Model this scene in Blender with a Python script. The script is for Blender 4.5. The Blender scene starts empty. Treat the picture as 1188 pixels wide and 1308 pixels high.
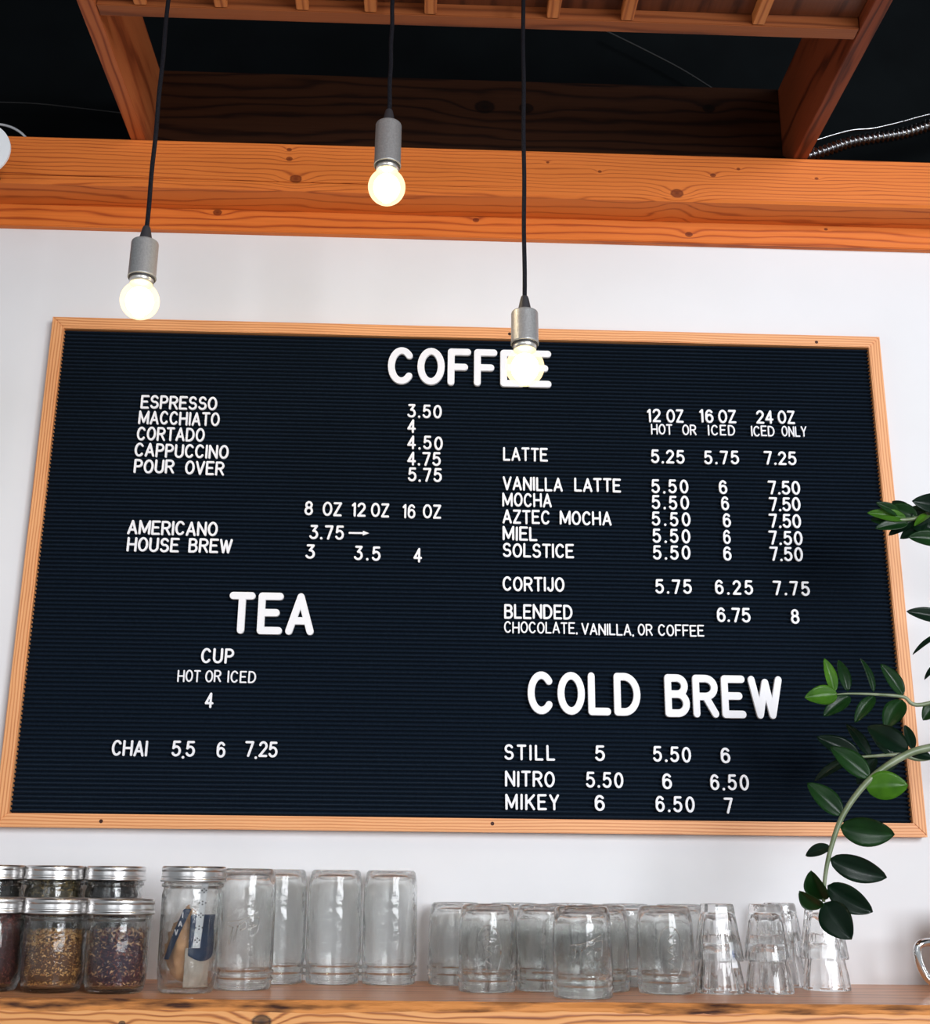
import bpy, bmesh, math, random
from mathutils import Vector, Matrix, noise
random.seed(7)
PI = math.pi
C = bpy.context.scene.collection
sc = bpy.context.scene

# ---------------------------------------------------------------- camera
CX, CY, CZ, PITCH, YAW, ROLL, F = -0.06426, -1.77521, -0.45188, 0.291552, 0.032831, 0.010027, 1556.49
def axes():
    cp, sp, cy, sy = math.cos(PITCH), math.sin(PITCH), math.cos(YAW), math.sin(YAW)
    f = Vector((sy*cp, cy*cp, sp)); r = Vector((cy, -sy, 0)); u = r.cross(f)
    cr, sr = math.cos(ROLL), math.sin(ROLL)
    return cr*r+sr*u, -sr*r+cr*u, f
RGT, UPV, FWD = axes()
CP = Vector((CX, CY, CZ))
cd = bpy.data.cameras.new('camera'); cam = bpy.data.objects.new('camera', cd); C.objects.link(cam)
m = Matrix((RGT, UPV, -FWD)).transposed().to_4x4(); m.translation = CP
cam.matrix_world = m
cd.sensor_fit = 'HORIZONTAL'; cd.sensor_width = 36; cd.lens = 36*F/1188; cd.clip_start = .02
sc.camera = cam
def ray(x, y): return (x-594)/F*RGT-(y-654)/F*UPV+FWD
def at(x, y, Y=0.0):
    d = ray(x, y); return CP+d*((Y-CP.y)/d.y)
def atz(x, y, Z):
    d = ray(x, y); return CP+d*((Z-CP.z)/d.z)

# ---------------------------------------------------------------- light and exposure
sc.view_settings.view_transform = 'Standard'; sc.view_settings.look = 'None'
sc.view_settings.gamma = 1; sc.view_settings.use_curve_mapping = False
sc.view_settings.exposure = 0.0
w = bpy.data.worlds.new('world'); sc.world = w; w.use_nodes = True
w.node_tree.nodes['Background'].inputs[0].default_value = (.90, .95, 1, 1)
w.node_tree.nodes['Background'].inputs[1].default_value = .34
def area(name, loc, tgt, sx, sy, e, col=(1, 1, 1)):
    l = bpy.data.lights.new(name, 'AREA'); l.shape = 'RECTANGLE'; l.size = sx; l.size_y = sy; l.energy = e; l.color = col
    o = bpy.data.objects.new(name, l); C.objects.link(o); o.location = loc
    o.rotation_euler = (Vector(tgt)-Vector(loc)).to_track_quat('-Z', 'Y').to_euler(); return o
for i, (x, e) in enumerate([(-2.3, 8), (-1.1, 12), (1.35, 88), (2.5, 104)]):
    area('window_daylight', (x, -4.2, .55), (0, 0, .1), .85, 2.0, e, (.93, .96, 1))
sc.cycles.transparent_max_bounces = 24; sc.cycles.max_bounces = 16
sc.cycles.transmission_bounces = 16; sc.cycles.glossy_bounces = 6
sc.cycles.use_denoising = True

# ---------------------------------------------------------------- materials
def lin(c):
    return tuple(((v/255)/12.92 if v/255 <= .04045 else ((v/255+.055)/1.055)**2.4) for v in c)
def mat(name, col=(.5, .5, .5), rough=.5, metal=0, **k):
    M = bpy.data.materials.new(name); M.use_nodes = True; b = M.node_tree.nodes['Principled BSDF']
    b.inputs['Base Color'].default_value = (*col, 1); b.inputs['Roughness'].default_value = rough; b.inputs['Metallic'].default_value = metal
    for a, v in k.items(): b.inputs[a.replace('_', ' ')].default_value = v
    return M
def nt(M): return M.node_tree.nodes, M.node_tree.links, M.node_tree.nodes['Principled BSDF']
def ramp(n, stops):
    r = n.new('ShaderNodeValToRGB'); e = r.color_ramp.elements
    while len(e) < len(stops): e.new(.5)
    for q, (p, c) in zip(e, stops): q.position = p; q.color = (*c, 1)
    return r
def math_(n, l, op, a, b=None, c=None):
    q = n.new('ShaderNodeMath'); q.operation = op
    for i, v in enumerate((a, b, c)):
        if v is None: continue
        if isinstance(v, (int, float)): q.inputs[i].default_value = v
        else: l.new(v, q.inputs[i])
    return q.outputs[0]
def wood(name, light, mid, dark, axis='x', across='z', freq=60, dist=2.5, rough=.5, knots=(), bump=.15, lo=.25, core=None, fine=420, seed=0.0, long=1.4, sharp=3.5, side=.35):
    """procedural timber: growth lines run along `axis`, bend round the knots (u, v, radius)"""
    M = mat(name, light, rough); n, l, b = nt(M)
    tc = n.new('ShaderNodeTexCoord'); sp = n.new('ShaderNodeSeparateXYZ'); l.new(tc.outputs['Object'], sp.inputs[0])
    u = sp.outputs['xyz'.index(axis)]; v = sp.outputs['xyz'.index(across)]
    other = [a for a in 'xyz' if a not in (axis, across)][0]; wv = sp.outputs['xyz'.index(other)]
    if seed: u = math_(n, l, 'ADD', u, 0.0)
    vv = v; kd = None
    for (ku, kv, kr) in knots:
        du = math_(n, l, 'MULTIPLY', math_(n, l, 'SUBTRACT', u, ku), 1/(kr*3.2)); dv = math_(n, l, 'MULTIPLY', math_(n, l, 'SUBTRACT', v, kv), 1/(kr*1.5))
        d2 = math_(n, l, 'ADD', math_(n, l, 'MULTIPLY', du, du), math_(n, l, 'MULTIPLY', dv, dv))
        g = math_(n, l, 'EXPONENT', math_(n, l, 'MULTIPLY', d2, -1.0))
        vv = math_(n, l, 'ADD', vv, math_(n, l, 'MULTIPLY', g, kr*1.5))
        dd = math_(n, l, 'MULTIPLY', math_(n, l, 'SUBTRACT', u, ku), .75/kr); de = math_(n, l, 'MULTIPLY', math_(n, l, 'SUBTRACT', v, kv), 1/kr)
        q = math_(n, l, 'SQRT', math_(n, l, 'ADD', math_(n, l, 'MULTIPLY', dd, dd), math_(n, l, 'MULTIPLY', de, de)))
        kd = q if kd is None else math_(n, l, 'MINIMUM', kd, q)
    cb = n.new('ShaderNodeCombineXYZ')
    l.new(math_(n, l, 'ADD', math_(n, l, 'MULTIPLY', u, long), seed), cb.inputs[0]); l.new(math_(n, l, 'MULTIPLY', vv, 8.0), cb.inputs[1]); l.new(math_(n, l, 'MULTIPLY', wv, 8.0), cb.inputs[2])
    nz = n.new('ShaderNodeTexNoise'); nz.inputs['Scale'].default_value = 2.2; nz.inputs['Detail'].default_value = 3; l.new(cb.outputs[0], nz.inputs['Vector'])
    ph = math_(n, l, 'ADD', math_(n, l, 'MULTIPLY', math_(n, l, 'ADD', vv, math_(n, l, 'MULTIPLY', wv, side)), freq*6.283), math_(n, l, 'MULTIPLY', nz.outputs[0], dist*6.283))
    s = math_(n, l, 'POWER', math_(n, l, 'MULTIPLY', math_(n, l, 'ADD', math_(n, l, 'SINE', ph), 1.0), .5), sharp)
    cf = n.new('ShaderNodeCombineXYZ'); l.new(math_(n, l, 'MULTIPLY', u, 9.0), cf.inputs[0]); l.new(math_(n, l, 'MULTIPLY', v, fine), cf.inputs[1]); l.new(math_(n, l, 'MULTIPLY', wv, fine), cf.inputs[2])
    nf = n.new('ShaderNodeTexNoise'); nf.inputs['Scale'].default_value = 1.0; nf.inputs['Detail'].default_value = 2; l.new(cf.outputs[0], nf.inputs['Vector'])
    cl = n.new('ShaderNodeTexNoise'); cl.inputs['Scale'].default_value = .8; cl.inputs['Detail'].default_value = 2; l.new(cb.outputs[0], cl.inputs['Vector'])
    t = math_(n, l, 'ADD', math_(n, l, 'MULTIPLY', s, .50), math_(n, l, 'MULTIPLY', nf.outputs[0], .40))
    t = math_(n, l, 'ADD', t, math_(n, l, 'MULTIPLY', cl.outputs[0], .30))
    r = ramp(n, [(lo, light), (.62, mid), (.98, dark)]); l.new(t, r.inputs[0]); out = r.outputs[0]
    if kd is not None:
        kr_ = ramp(n, [(0.0, (1, 1, 1)), (.62, (.75, .75, .75)), (.8, (.9, .9, .9)), (1.0, (0, 0, 0))]); l.new(math_(n, l, 'ADD', kd, math_(n, l, 'MULTIPLY', nf.outputs[0], .25)), kr_.inputs[0])
        mx = n.new('ShaderNodeMix'); mx.data_type = 'RGBA'; l.new(kr_.outputs[0], mx.inputs[0]); l.new(out, mx.inputs[6])
        mx.inputs[7].default_value = (*(core or (dark[0]*.45, dark[1]*.35, dark[2]*.3)), 1); out = mx.outputs[2]
    l.new(out, b.inputs['Base Color'])
    bp = n.new('ShaderNodeBump'); bp.inputs['Strength'].default_value = bump; bp.inputs['Distance'].default_value = .002; l.new(t, bp.inputs['Height']); l.new(bp.outputs[0], b.inputs['Normal'])
    return M
def noisy(name, a, c, scale=30, rough=.7, bump=.2, detail=4, p=(.35, .65), metal=0, dist=.002):
    M = mat(name, a, rough, metal); n, l, b = nt(M); tc = n.new('ShaderNodeTexCoord')
    z = n.new('ShaderNodeTexNoise'); z.inputs['Scale'].default_value = scale; z.inputs['Detail'].default_value = detail; l.new(tc.outputs['Object'], z.inputs['Vector'])
    r = ramp(n, [(p[0], a), (p[1], c)]); l.new(z.outputs[0], r.inputs[0]); l.new(r.outputs[0], b.inputs['Base Color'])
    bp = n.new('ShaderNodeBump'); bp.inputs['Strength'].default_value = bump; bp.inputs['Distance'].default_value = dist; l.new(z.outputs[0], bp.inputs['Height']); l.new(bp.outputs[0], b.inputs['Normal'])
    return M
def island(name, cols, rough=.8):
    M = mat(name, cols[0], rough); n, l, b = nt(M); g = n.new('ShaderNodeNewGeometry')
    r = ramp(n, [(i/max(1, len(cols)-1), c) for i, c in enumerate(cols)]); r.color_ramp.interpolation = 'LINEAR'
    l.new(g.outputs['Random Per Island'], r.inputs[0]); l.new(r.outputs[0], b.inputs['Base Color']); return M
M_WALL = noisy('plaster', (.80, .80, .825), (.77, .77, .79), 5, .8, .12)
M_BLACK = noisy('black_paint', (.0012, .0020, .0026), (.0022, .0034, .0042), 8, .9, .1); M_BLACK.node_tree.nodes['Principled BSDF'].inputs['Specular IOR Level'].default_value = .08
M_TRIM = wood('orange_fir', (.72, .195, .034), (.60, .140, .022), (.28, .045, .010), freq=72, dist=2.6, rough=.5, knots=((-.416, .587, .007), (.0075, .586, .005), (.59, .5865, .003), (.36, .570, .006)), lo=.3)
M_BEAM = wood('orange_fir_beam', (.74, .200, .038), (.66, .165, .030), (.34, .065, .014), freq=150, dist=4.0, rough=.5, knots=((-.283, .612, .009), (.328, .605, .010), (.388, .640, .0045), (.430, .653, .003), (.557, .6395, .003), (-.295, .648, .005), (.204, .641, .003), (-.296, .665, .004), (.12, .655, .0025)), lo=.35, seed=3.3, sharp=5, bump=.08)
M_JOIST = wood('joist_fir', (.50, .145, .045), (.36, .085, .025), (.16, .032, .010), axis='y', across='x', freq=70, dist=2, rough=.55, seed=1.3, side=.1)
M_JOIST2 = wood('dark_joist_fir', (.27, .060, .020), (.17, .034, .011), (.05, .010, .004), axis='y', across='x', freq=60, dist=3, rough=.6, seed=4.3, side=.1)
M_SLAT = wood('slat_fir', (.66, .24, .07), (.52, .16, .04), (.3, .07, .02), axis='y', across='x', freq=90, dist=1.5, rough=.5)
M_HEAD = wood('header_fir', (.34, .10, .03), (.26, .07, .02), (.12, .03, .01), freq=60, dist=2, rough=.5)
M_PLY = wood('brown_panel', (.17, .050, .020), (.10, .028, .012), (.045, .012, .006), axis='y', across='x', freq=22, dist=3, rough=.5)
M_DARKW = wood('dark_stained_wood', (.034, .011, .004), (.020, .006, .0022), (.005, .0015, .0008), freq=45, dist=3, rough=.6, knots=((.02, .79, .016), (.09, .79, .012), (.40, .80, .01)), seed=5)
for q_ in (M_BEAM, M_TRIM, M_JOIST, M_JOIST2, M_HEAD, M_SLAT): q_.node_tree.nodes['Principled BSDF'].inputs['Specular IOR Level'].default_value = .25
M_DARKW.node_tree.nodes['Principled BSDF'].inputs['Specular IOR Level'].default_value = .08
M_FRAME = wood('oak_frame', (.86, .42, .18), (.74, .31, .115), (.50, .17, .055), freq=230, dist=2.0, rough=.5, lo=.3, long=2, sharp=2)
M_FRAMEV = wood('oak_frame_upright', (.86, .42, .18), (.74, .31, .115), (.50, .17, .055), axis='z', across='x', freq=230, dist=2.0, rough=.5, lo=.3, long=2, sharp=2)
M_SHELFTOP = wood('shelf_top', (.72, .34, .16), (.62, .26, .11), (.40, .14, .055), axis='x', across='y', freq=24, dist=3, rough=.32, bump=.08)
M_SHELF = wood('shelf_front', (.78, .36, .125), (.62, .235, .065), (.20, .05, .014), freq=150, dist=5.0, rough=.5, sharp=2.2, knots=((-.241, -.612, .011), (.077, -.625, .008), (-.399, -.6145, .004), (-.62, -.63, .01), (.40, -.63, .012)), lo=.42, bump=.3, long=2.2, core=(.006, .003, .003))
M_WANE = noisy('rough_live_edge', (.66, .26, .07), (.05, .014, .006), 26, .75, .9, 6, (.47, .66), dist=.006)
n_, l_, b_ = nt(M_WANE); mp = n_.new('ShaderNodeMapping'); mp.inputs['Scale'].default_value = (.45, 2, 3.0); zz = [q for q in n_ if q.type == 'TEX_NOISE'][0]; l_.new([q for q in n_ if q.type == 'TEX_COORD'][0].outputs['Object'], mp.inputs[0]); l_.new(mp.outputs[0], zz.inputs['Vector'])
M_FELT = noisy('navy_felt', (.0042, .0090, .0175), (.0068, .0135, .0255), 300, .95, .3)
n_, l_, b_ = nt(M_FELT); b_.inputs['Sheen Weight'].default_value = .06; b_.inputs['Sheen Tint'].default_value = (.55, .75, 1, 1); b_.inputs['Sheen Roughness'].default_value = .4; b_.inputs['Specular IOR Level'].default_value = .08
M_LET = mat('white_letter_plastic', (.84, .84, .88), .5)
M_SCREW = mat('dark_screw', (.05, .015, .01), .5, .6)
M_CORD = noisy('black_braid', (.003, .003, .005), (.016, .016, .022), 900, .8, .5); M_CORD.node_tree.nodes['Principled BSDF'].inputs['Specular IOR Level'].default_value = .15
M_RUB = mat('black_rubber', (.03, .03, .035), .5)
M_SOCK = noisy('grey_metal_socket', (.46, .47, .47), (.38, .385, .39), 500, .42, .25, metal=.55)
M_ALU = mat('bright_aluminium', (.75, .74, .72), .3, .9)
M_LID = mat('silver_lid', (.66, .65, .645), .28, 1)
M_STEEL = mat('polished_steel', (.8, .8, .8), .12, 1)
M_SIGN = mat('white_enamel', (.88, .91, .95), .4)
M_MARK = mat('black_print', (.01, .01, .012), .5)
M_POT = noisy('grey_ceramic', (.35, .34, .32), (.28, .27, .25), 20, .5)
M_SOIL = noisy('potting_soil', (.03, .02, .012), (.06, .04, .025), 60, .95, 1)
def glass(name, col=(1, 1, 1), rough=0.0, bump=0, scale=60, ior=1.46):
    M = mat(name, col, rough); n, l, b = nt(M); b.inputs['Transmission Weight'].default_value = 1; b.inputs['IOR'].default_value = ior
    if bump:
        tc = n.new('ShaderNodeTexCoord'); z = n.new('ShaderNodeTexNoise'); z.inputs['Scale'].default_value = scale; z.inputs['Detail'].default_value = 2
        l.new(tc.outputs['Object'], z.inputs['Vector']); bp = n.new('ShaderNodeBump'); bp.inputs['Strength'].default_value = bump; bp.inputs['Distance'].default_value = .004
        l.new(z.outputs[0], bp.inputs['Height']); l.new(bp.outputs[0], b.inputs['Normal'])
    return M
M_JAR = glass('jar_glass', (.985, .995, .985), 0, .16, 80)
def thin_mix(M, fac, haze):
    """thin walled glass: part of the light passes straight through, the rest refracts"""
    n, l, b = nt(M); o = n['Material Output']; t = n.new('ShaderNodeBsdfTransparent'); lw = n.new('ShaderNodeLayerWeight'); lw.inputs[0].default_value = .35; lf = n.new('ShaderNodeLayerWeight'); lf.inputs[0].default_value = .5
    r = ramp(n, [(0, (.995, 1, 1)), (.7, (.985, .995, .985)), (1, (.74, .79, .75))]); l.new(lw.outputs['Facing'], r.inputs[0]); l.new(r.outputs[0], t.inputs[0])
    g = n.new('ShaderNodeBsdfGlossy'); g.inputs['Roughness'].default_value = .05; tc = n.new('ShaderNodeTexCoord'); z = n.new('ShaderNodeTexNoise'); z.inputs['Scale'].default_value = 110; l.new(tc.outputs['Object'], z.inputs['Vector'])
    bp = n.new('ShaderNodeBump'); bp.inputs['Strength'].default_value = .30; bp.inputs['Distance'].default_value = .004; l.new(z.outputs[0], bp.inputs['Height']); l.new(bp.outputs[0], g.inputs['Normal'])
    ff = math_(n, l, 'ADD', math_(n, l, 'MULTIPLY', math_(n, l, 'POWER', lf.outputs['Facing'], 5.0), .85), .05); m1 = n.new('ShaderNodeMixShader'); l.new(ff, m1.inputs[0]); l.new(t.outputs[0], m1.inputs[1]); l.new(g.outputs[0], m1.inputs[2])
    m2 = n.new('ShaderNodeMixShader'); m2.inputs[0].default_value = fac; l.new(m1.outputs[0], m2.inputs[1]); l.new(b.outputs[0], m2.inputs[2]); d = n.new('ShaderNodeBsdfDiffuse'); d.inputs[0].default_value = (.9, .94, .96, 1); m3 = n.new('ShaderNodeMixShader'); m3.inputs[0].default_value = haze; l.new(m2.outputs[0], m3.inputs[1]); l.new(d.outputs[0], m3.inputs[2]); l.new(m3.outputs[0], o.inputs[0])
thin_mix(M_JAR, .80, 0)
M_TUMB = glass('tumbler_glass', (.99, .995, .993), 0, .16, 60, 1.5)
thin_mix(M_TUMB, .92, 0)
def bulbmat():
    M = bpy.data.materials.new('amber_bulb_glass'); M.use_nodes = True; n = M.node_tree.nodes; l = M.node_tree.links; n.clear()
    o = n.new('ShaderNodeOutputMaterial'); t = n.new('ShaderNodeBsdfTransparent'); t.inputs[0].default_value = (.72, .66, .52, 1)
    g = n.new('ShaderNodeBsdfGlossy'); g.inputs['Roughness'].default_value = .05; m1 = n.new('ShaderNodeMixShader'); m1.inputs[0].default_value = .07
    e = n.new('ShaderNodeEmission'); e.inputs[0].default_value = (1, .80, .46, 1); e.inputs[1].default_value = 1.0; a = n.new('ShaderNodeAddShader')
    l.new(t.outputs[0], m1.inputs[1]); l.new(g.outputs[0], m1.inputs[2]); l.new(m1.outputs[0], a.inputs[0]); l.new(e.outputs[0], a.inputs[1]); l.new(a.outputs[0], o.inputs[0]); return M
M_BULB = bulbmat()
def emis(name, col, s):
    M = mat(name, (1, 1, 1)); n, l, b = nt(M); b.inputs['Emission Color'].default_value = (*col, 1); b.inputs['Emission Strength'].default_value = s; return M
M_GLOW = emis('filament_glow', (1, .84, .60), 11)

# ---------------------------------------------------------------- helpers
def obj(name, bm, m_, parent=None, smooth=False, loc=None):
    me = bpy.data.meshes.new(name); bmesh.ops.recalc_face_normals(bm, faces=bm.faces[:]); bm.to_mesh(me); bm.free()
    for q in (m_ if isinstance(m_, (list, tuple)) else [m_]): me.materials.append(q)
    if smooth:
        for p in me.polygons: p.use_smooth = True
    o = bpy.data.objects.new(name, me); C.objects.link(o)
    if parent: o.parent = parent
    if loc: o.location = loc
    return o
def tag(o, label, cat, group=None, kind=None):
    o['label'] = label; o['category'] = cat
    if group: o['group'] = group
    if kind: o['kind'] = kind
    return o
def thing(name, label, cat, loc=(0, 0, 0), group=None, rz=0):
    o = bpy.data.objects.new(name, None); o.empty_display_size = .02; C.objects.link(o); o.location = loc; o.rotation_euler.z = rz
    return tag(o, label, cat, group)
def struct(o): o['kind'] = 'structure'; return o
def box(bm, x0, x1, y0, y1, z0, z1, bev=0):
    r = bmesh.ops.create_cube(bm, size=1); vs = r['verts']
    for v in vs: v.co = Vector(((x0+x1)/2+v.co.x*(x1-x0), (y0+y1)/2+v.co.y*(y1-y0), (z0+z1)/2+v.co.z*(z1-z0)))
    if bev:
        es = list({e for v in vs for e in v.link_edges}); bmesh.ops.bevel(bm, geom=es, offset=bev, segments=2, affect='EDGES')
    return bm
def lathe(bm, prof, seg=40, closed=False, fr=None):
    """prof: [(r, z)]; fr(angle, i) multiplies the radius"""
    rings = []
    for i, (r, z) in enumerate(prof):
        if r < 1e-6: rings.append([bm.verts.new((0, 0, z))])
        else:
            rings.append([bm.verts.new((r*(fr(2*PI*k/seg, i) if fr else 1)*math.cos(2*PI*k/seg), r*(fr(2*PI*k/seg, i) if fr else 1)*math.sin(2*PI*k/seg), z)) for k in range(seg)])
    pairs = list(zip(rings, rings[1:])) + ([(rings[-1], rings[0])] if closed else [])
    for a, b in pairs:
        for k in range(seg):
            k2 = (k+1) % seg
            if len(a) == 1 and len(b) == 1: continue
            if len(a) == 1: bm.faces.new((a[0], b[k], b[k2]))
            elif len(b) == 1: bm.faces.new((a[k], a[k2], b[0]))
            else: bm.faces.new((a[k], a[k2], b[k2], b[k]))
    return bm
def tube(bm, pts, rad, seg=10, caps=True):
    pts = [Vector(p) for p in pts]; R = rad if isinstance(rad, (list, tuple)) else [rad]*len(pts); rings = []
    t0 = (pts[1]-pts[0]).normalized(); nrm = t0.orthogonal().normalized()
    for i, p in enumerate(pts):
        t = (pts[min(i+1, len(pts)-1)]-pts[max(i-1, 0)]).normalized(); nrm = (nrm-t*nrm.dot(t)).normalized(); b = t.cross(nrm)
        rings.append([bm.verts.new(p+R[i]*(math.cos(2*PI*k/seg)*nrm+math.sin(2*PI*k/seg)*b)) for k in range(seg)])
    for a, b in zip(rings, rings[1:]):
        for k in range(seg): bm.faces.new((a[k], a[(k+1) % seg], b[(k+1) % seg], b[k]))
    if caps: bm.faces.new(rings[0]); bm.faces.new(rings[-1])
    return bm
def spline(pts, n=8):
    pts = [Vector(p) for p in pts]; P = [pts[0]*2-pts[1]]+pts+[pts[-1]*2-pts[-2]]; out = []
    for i in range(1, len(P)-2):
        for k in range(n):
            t = k/n; a, b, c, d = P[i-1:i+3]
            out.append(.5*((2*b)+(c-a)*t+(2*a-5*b+4*c-d)*t*t+(3*b-a-3*c+d)*t**3))
    out.append(pts[-1]); return out
NB = bmesh.new

# ---------------------------------------------------------------- the setting
WY = .02                                   # face of the wall
ZS = -.589                                 # top of the shelf
Zt0 = at(600, 303, WY-.012).z; Zt1 = at(600, 277, WY-.012).z
BY = atz(600, 249, Zt1).y                  # front of the beam
ZB = at(600, 190, BY).z                    # top of the beam
ZW = ZB+.02
struct(obj('wall_back', box(NB(), -2.6, 2.6, WY, WY+.12, -1.7, ZB-.005), M_WALL))
struct(obj('wall_upper', box(NB(), -2.6, 2.6, WY+.05, WY+.12, ZB-.005, 1.6), M_BLACK))
struct(obj('ceiling', box(NB(), -2.6, 2.6, -4.6, WY+.12, 1.55, 1.6), M_BLACK))
struct(obj('floor', box(NB(), -2.6, 2.6, -4.6, WY+.12, -1.75, -1.7), noisy('concrete_floor', (.30, .28, .26), (.24, .23, .21), 6, .6)))
struct(obj('trim_1', box(NB(), -2.6, 2.6, WY-.012, WY+.001, Zt0, Zt1+.02, .0012), M_TRIM))
def beam():
    bm = NB(); rows = []; zc = at(300, 230.5, BY).z
    for i in range(131):
        x = -2.6+5.2*i/130; g = .0011*max(0, min(1, (.12-x)/.3))*(.7+.5*noise.noise(Vector((x*6, 0, 0)))); zc_ = zc+.0006*noise.noise(Vector((x*3, 5, 0)))
        rows.append([bm.verts.new((x, a, b)) for a, b in ((WY+.0495, Zt1+.0005), (BY+.004, Zt1+.0005), (BY, Zt1+.0045), (BY, zc_-g-.0001), (BY+6*g+.00001, zc_), (BY, zc_+g+.0001), (BY, ZB-.002), (BY+.002, ZB), (WY+.0495, ZB))])
    for a, b in zip(rows, rows[1:]):
        for k in range(9): bm.faces.new((a[k], b[k], b[(k+1) % 9], a[(k+1) % 9]))
    bm.faces.new(rows[0]); bm.faces.new(rows[-1]); return bm
tag(obj('ceiling_beam', beam(), M_BEAM), 'long orange fir beam running along the top of the white wall', 'beam')
JT = at(204, 92, -.005).z
def joist(pl, pr, yy, label, m_):
    xa = atz(pl, yy, ZB).x; xb = atz(pr, yy, ZB).x
    tag(obj('ceiling_joist', box(NB(), xa, xb, -2.4, WY+.048, ZB+.0006, JT, .001), m_), label, 'beam', 'joists under the black ceiling')
    return xa, xb
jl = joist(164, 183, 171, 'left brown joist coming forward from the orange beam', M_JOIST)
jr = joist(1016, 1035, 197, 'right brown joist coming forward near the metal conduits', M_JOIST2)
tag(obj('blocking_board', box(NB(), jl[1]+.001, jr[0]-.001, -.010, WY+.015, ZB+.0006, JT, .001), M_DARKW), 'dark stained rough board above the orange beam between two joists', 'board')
HB = atz(600, 36, ZB); HF = atz(600, 22, ZB)
hd = thing('slatted_ceiling_panel', 'brown overhead panel with light wood slats framed by a header strip', 'ceiling panel', (0, HF.y, ZB+.001))
def rel(o, parent): o.location -= parent.location; return o
h_ = obj('header_strip', box(NB(), jl[1]+.001, jr[0]-.001, HF.y, HB.y, ZB+.001, ZB+.03, .001), M_HEAD, hd); rel(h_, hd)
h_ = obj('backing_panel', box(NB(), jl[1]+.001, jr[0]-.001, -2.3, HF.y-.0005, ZB+.020, ZB+.03), M_PLY, hd); rel(h_, hd)
for px, py in ((180, 8), (283, 12), (387, 16), (474, 20), (550, 22), (706, 26), (800, 31), (966, 39)):
    x = atz(px, py, ZB+.002).x
    h_ = obj('slat', box(NB(), x-.0085, x+.0085, -2.3, HF.y-.0006, ZB+.002, ZB+.0195, .001), M_SLAT, hd); rel(h_, hd)
# cables and flexible conduit in the dark above the beam
M_COND = mat('conduit_metal', (.30, .30, .31), .25, 1)
def px_tube(name, pts, r, m_, label, cat, Y, ridge=None):
    P = spline([at(x, y, Y) for x, y in pts], 14); bm = NB()
    if ridge:
        Q = []; R = []; L = 0; dense = []
        for a, b in zip(P, P[1:]):
            k = max(1, int((b-a).length/.0012)); dense += [a.lerp(b, i/k) for i in range(k)]
        d = 0
        for a, b in zip(dense, dense[1:]):
            Q.append(a); R.append(r*(1+.30*math.sin(d/ridge*2*PI))); d += (b-a).length
        tube(bm, Q, R, 10)
    else: tube(bm, P, r, 8)
    return tag(obj(name, bm, m_, smooth=True), label, cat)
px_tube('flexible_conduit', [(1000, 208), (1040, 197), (1085, 182), (1118, 176), (1155, 170), (1188, 160), (1260, 140)], .0085, M_COND, 'thick ribbed metal conduit just above the beam at right', 'conduit', -.02, .0085)
px_tube('thin_conduit', [(1010, 192), (1040, 180), (1085, 167), (1115, 164), (1150, 156), (1188, 146), (1260, 132)], .0022, M_COND, 'thin silver spiral conduit above the thick ribbed one', 'conduit', .01, .003)
M_CABLE = mat('dark_cable', (.012, .013, .014), .7)
px_tube('ceiling_cable', [(775, 40), (820, 62), (870, 88), (915, 116)], .0016, M_CABLE, 'faint grey cable slanting behind the header strip', 'cable', .04)
px_tube('ceiling_cable', [(-30, 130), (40, 132), (100, 138), (170, 146)], .0012, M_CABLE, 'faint dark cable above the beam at far left', 'cable', .04)
# round sign and hoop at the left edge
def disc(name, cx, cy, rp, Y, th, m_):
    c = at(cx, cy, Y); r = (at(cx+rp, cy, Y)-c).length; bm = NB(); lathe(bm, [(0, 0), (r, 0), (r, -th), (0, -th)], 64)
    bm.transform(Matrix.Rotation(-PI/2, 4, 'X')); return bm, c, r
bm, c, r = disc('', -25, 192, 39, -.14, .004, None)
sg = thing('round_sign', 'white round sign cut by the left edge, in front of the beam', 'sign', c)
obj('disc', bm, M_SIGN, sg)
bm = NB(); vs = [bm.verts.new(p) for p in ((.3*r, -.006, -.14*r), (.3*r, -.006, .20*r), (.66*r, -.006, -.05*r))]; bm.faces.new(vs); e = bmesh.ops.extrude_face_region(bm, geom=bm.faces[:])
for v in e['geom']:
    if isinstance(v, bmesh.types.BMVert): v.co.y += .0015
obj('black_mark', bm, M_MARK, sg)
bm = NB(); tube(bm, [(0, .003, 0), (0, .0800, 0)], .004, 8); obj('mounting_rod', bm, M_CABLE, sg)
c = at(-11, 204, .035); rr = (at(-11+53, 204, .035)-c).length; bm = NB()
tube(bm, [c+Vector((rr*math.cos(a*PI/48), 0, rr*math.sin(a*PI/48))) for a in range(10, 87)], .0022, 8)
tag(obj('white_hoop', bm, M_SIGN, smooth=True), 'thin white hoop half hidden behind the beam at far left', 'hoop')

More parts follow.
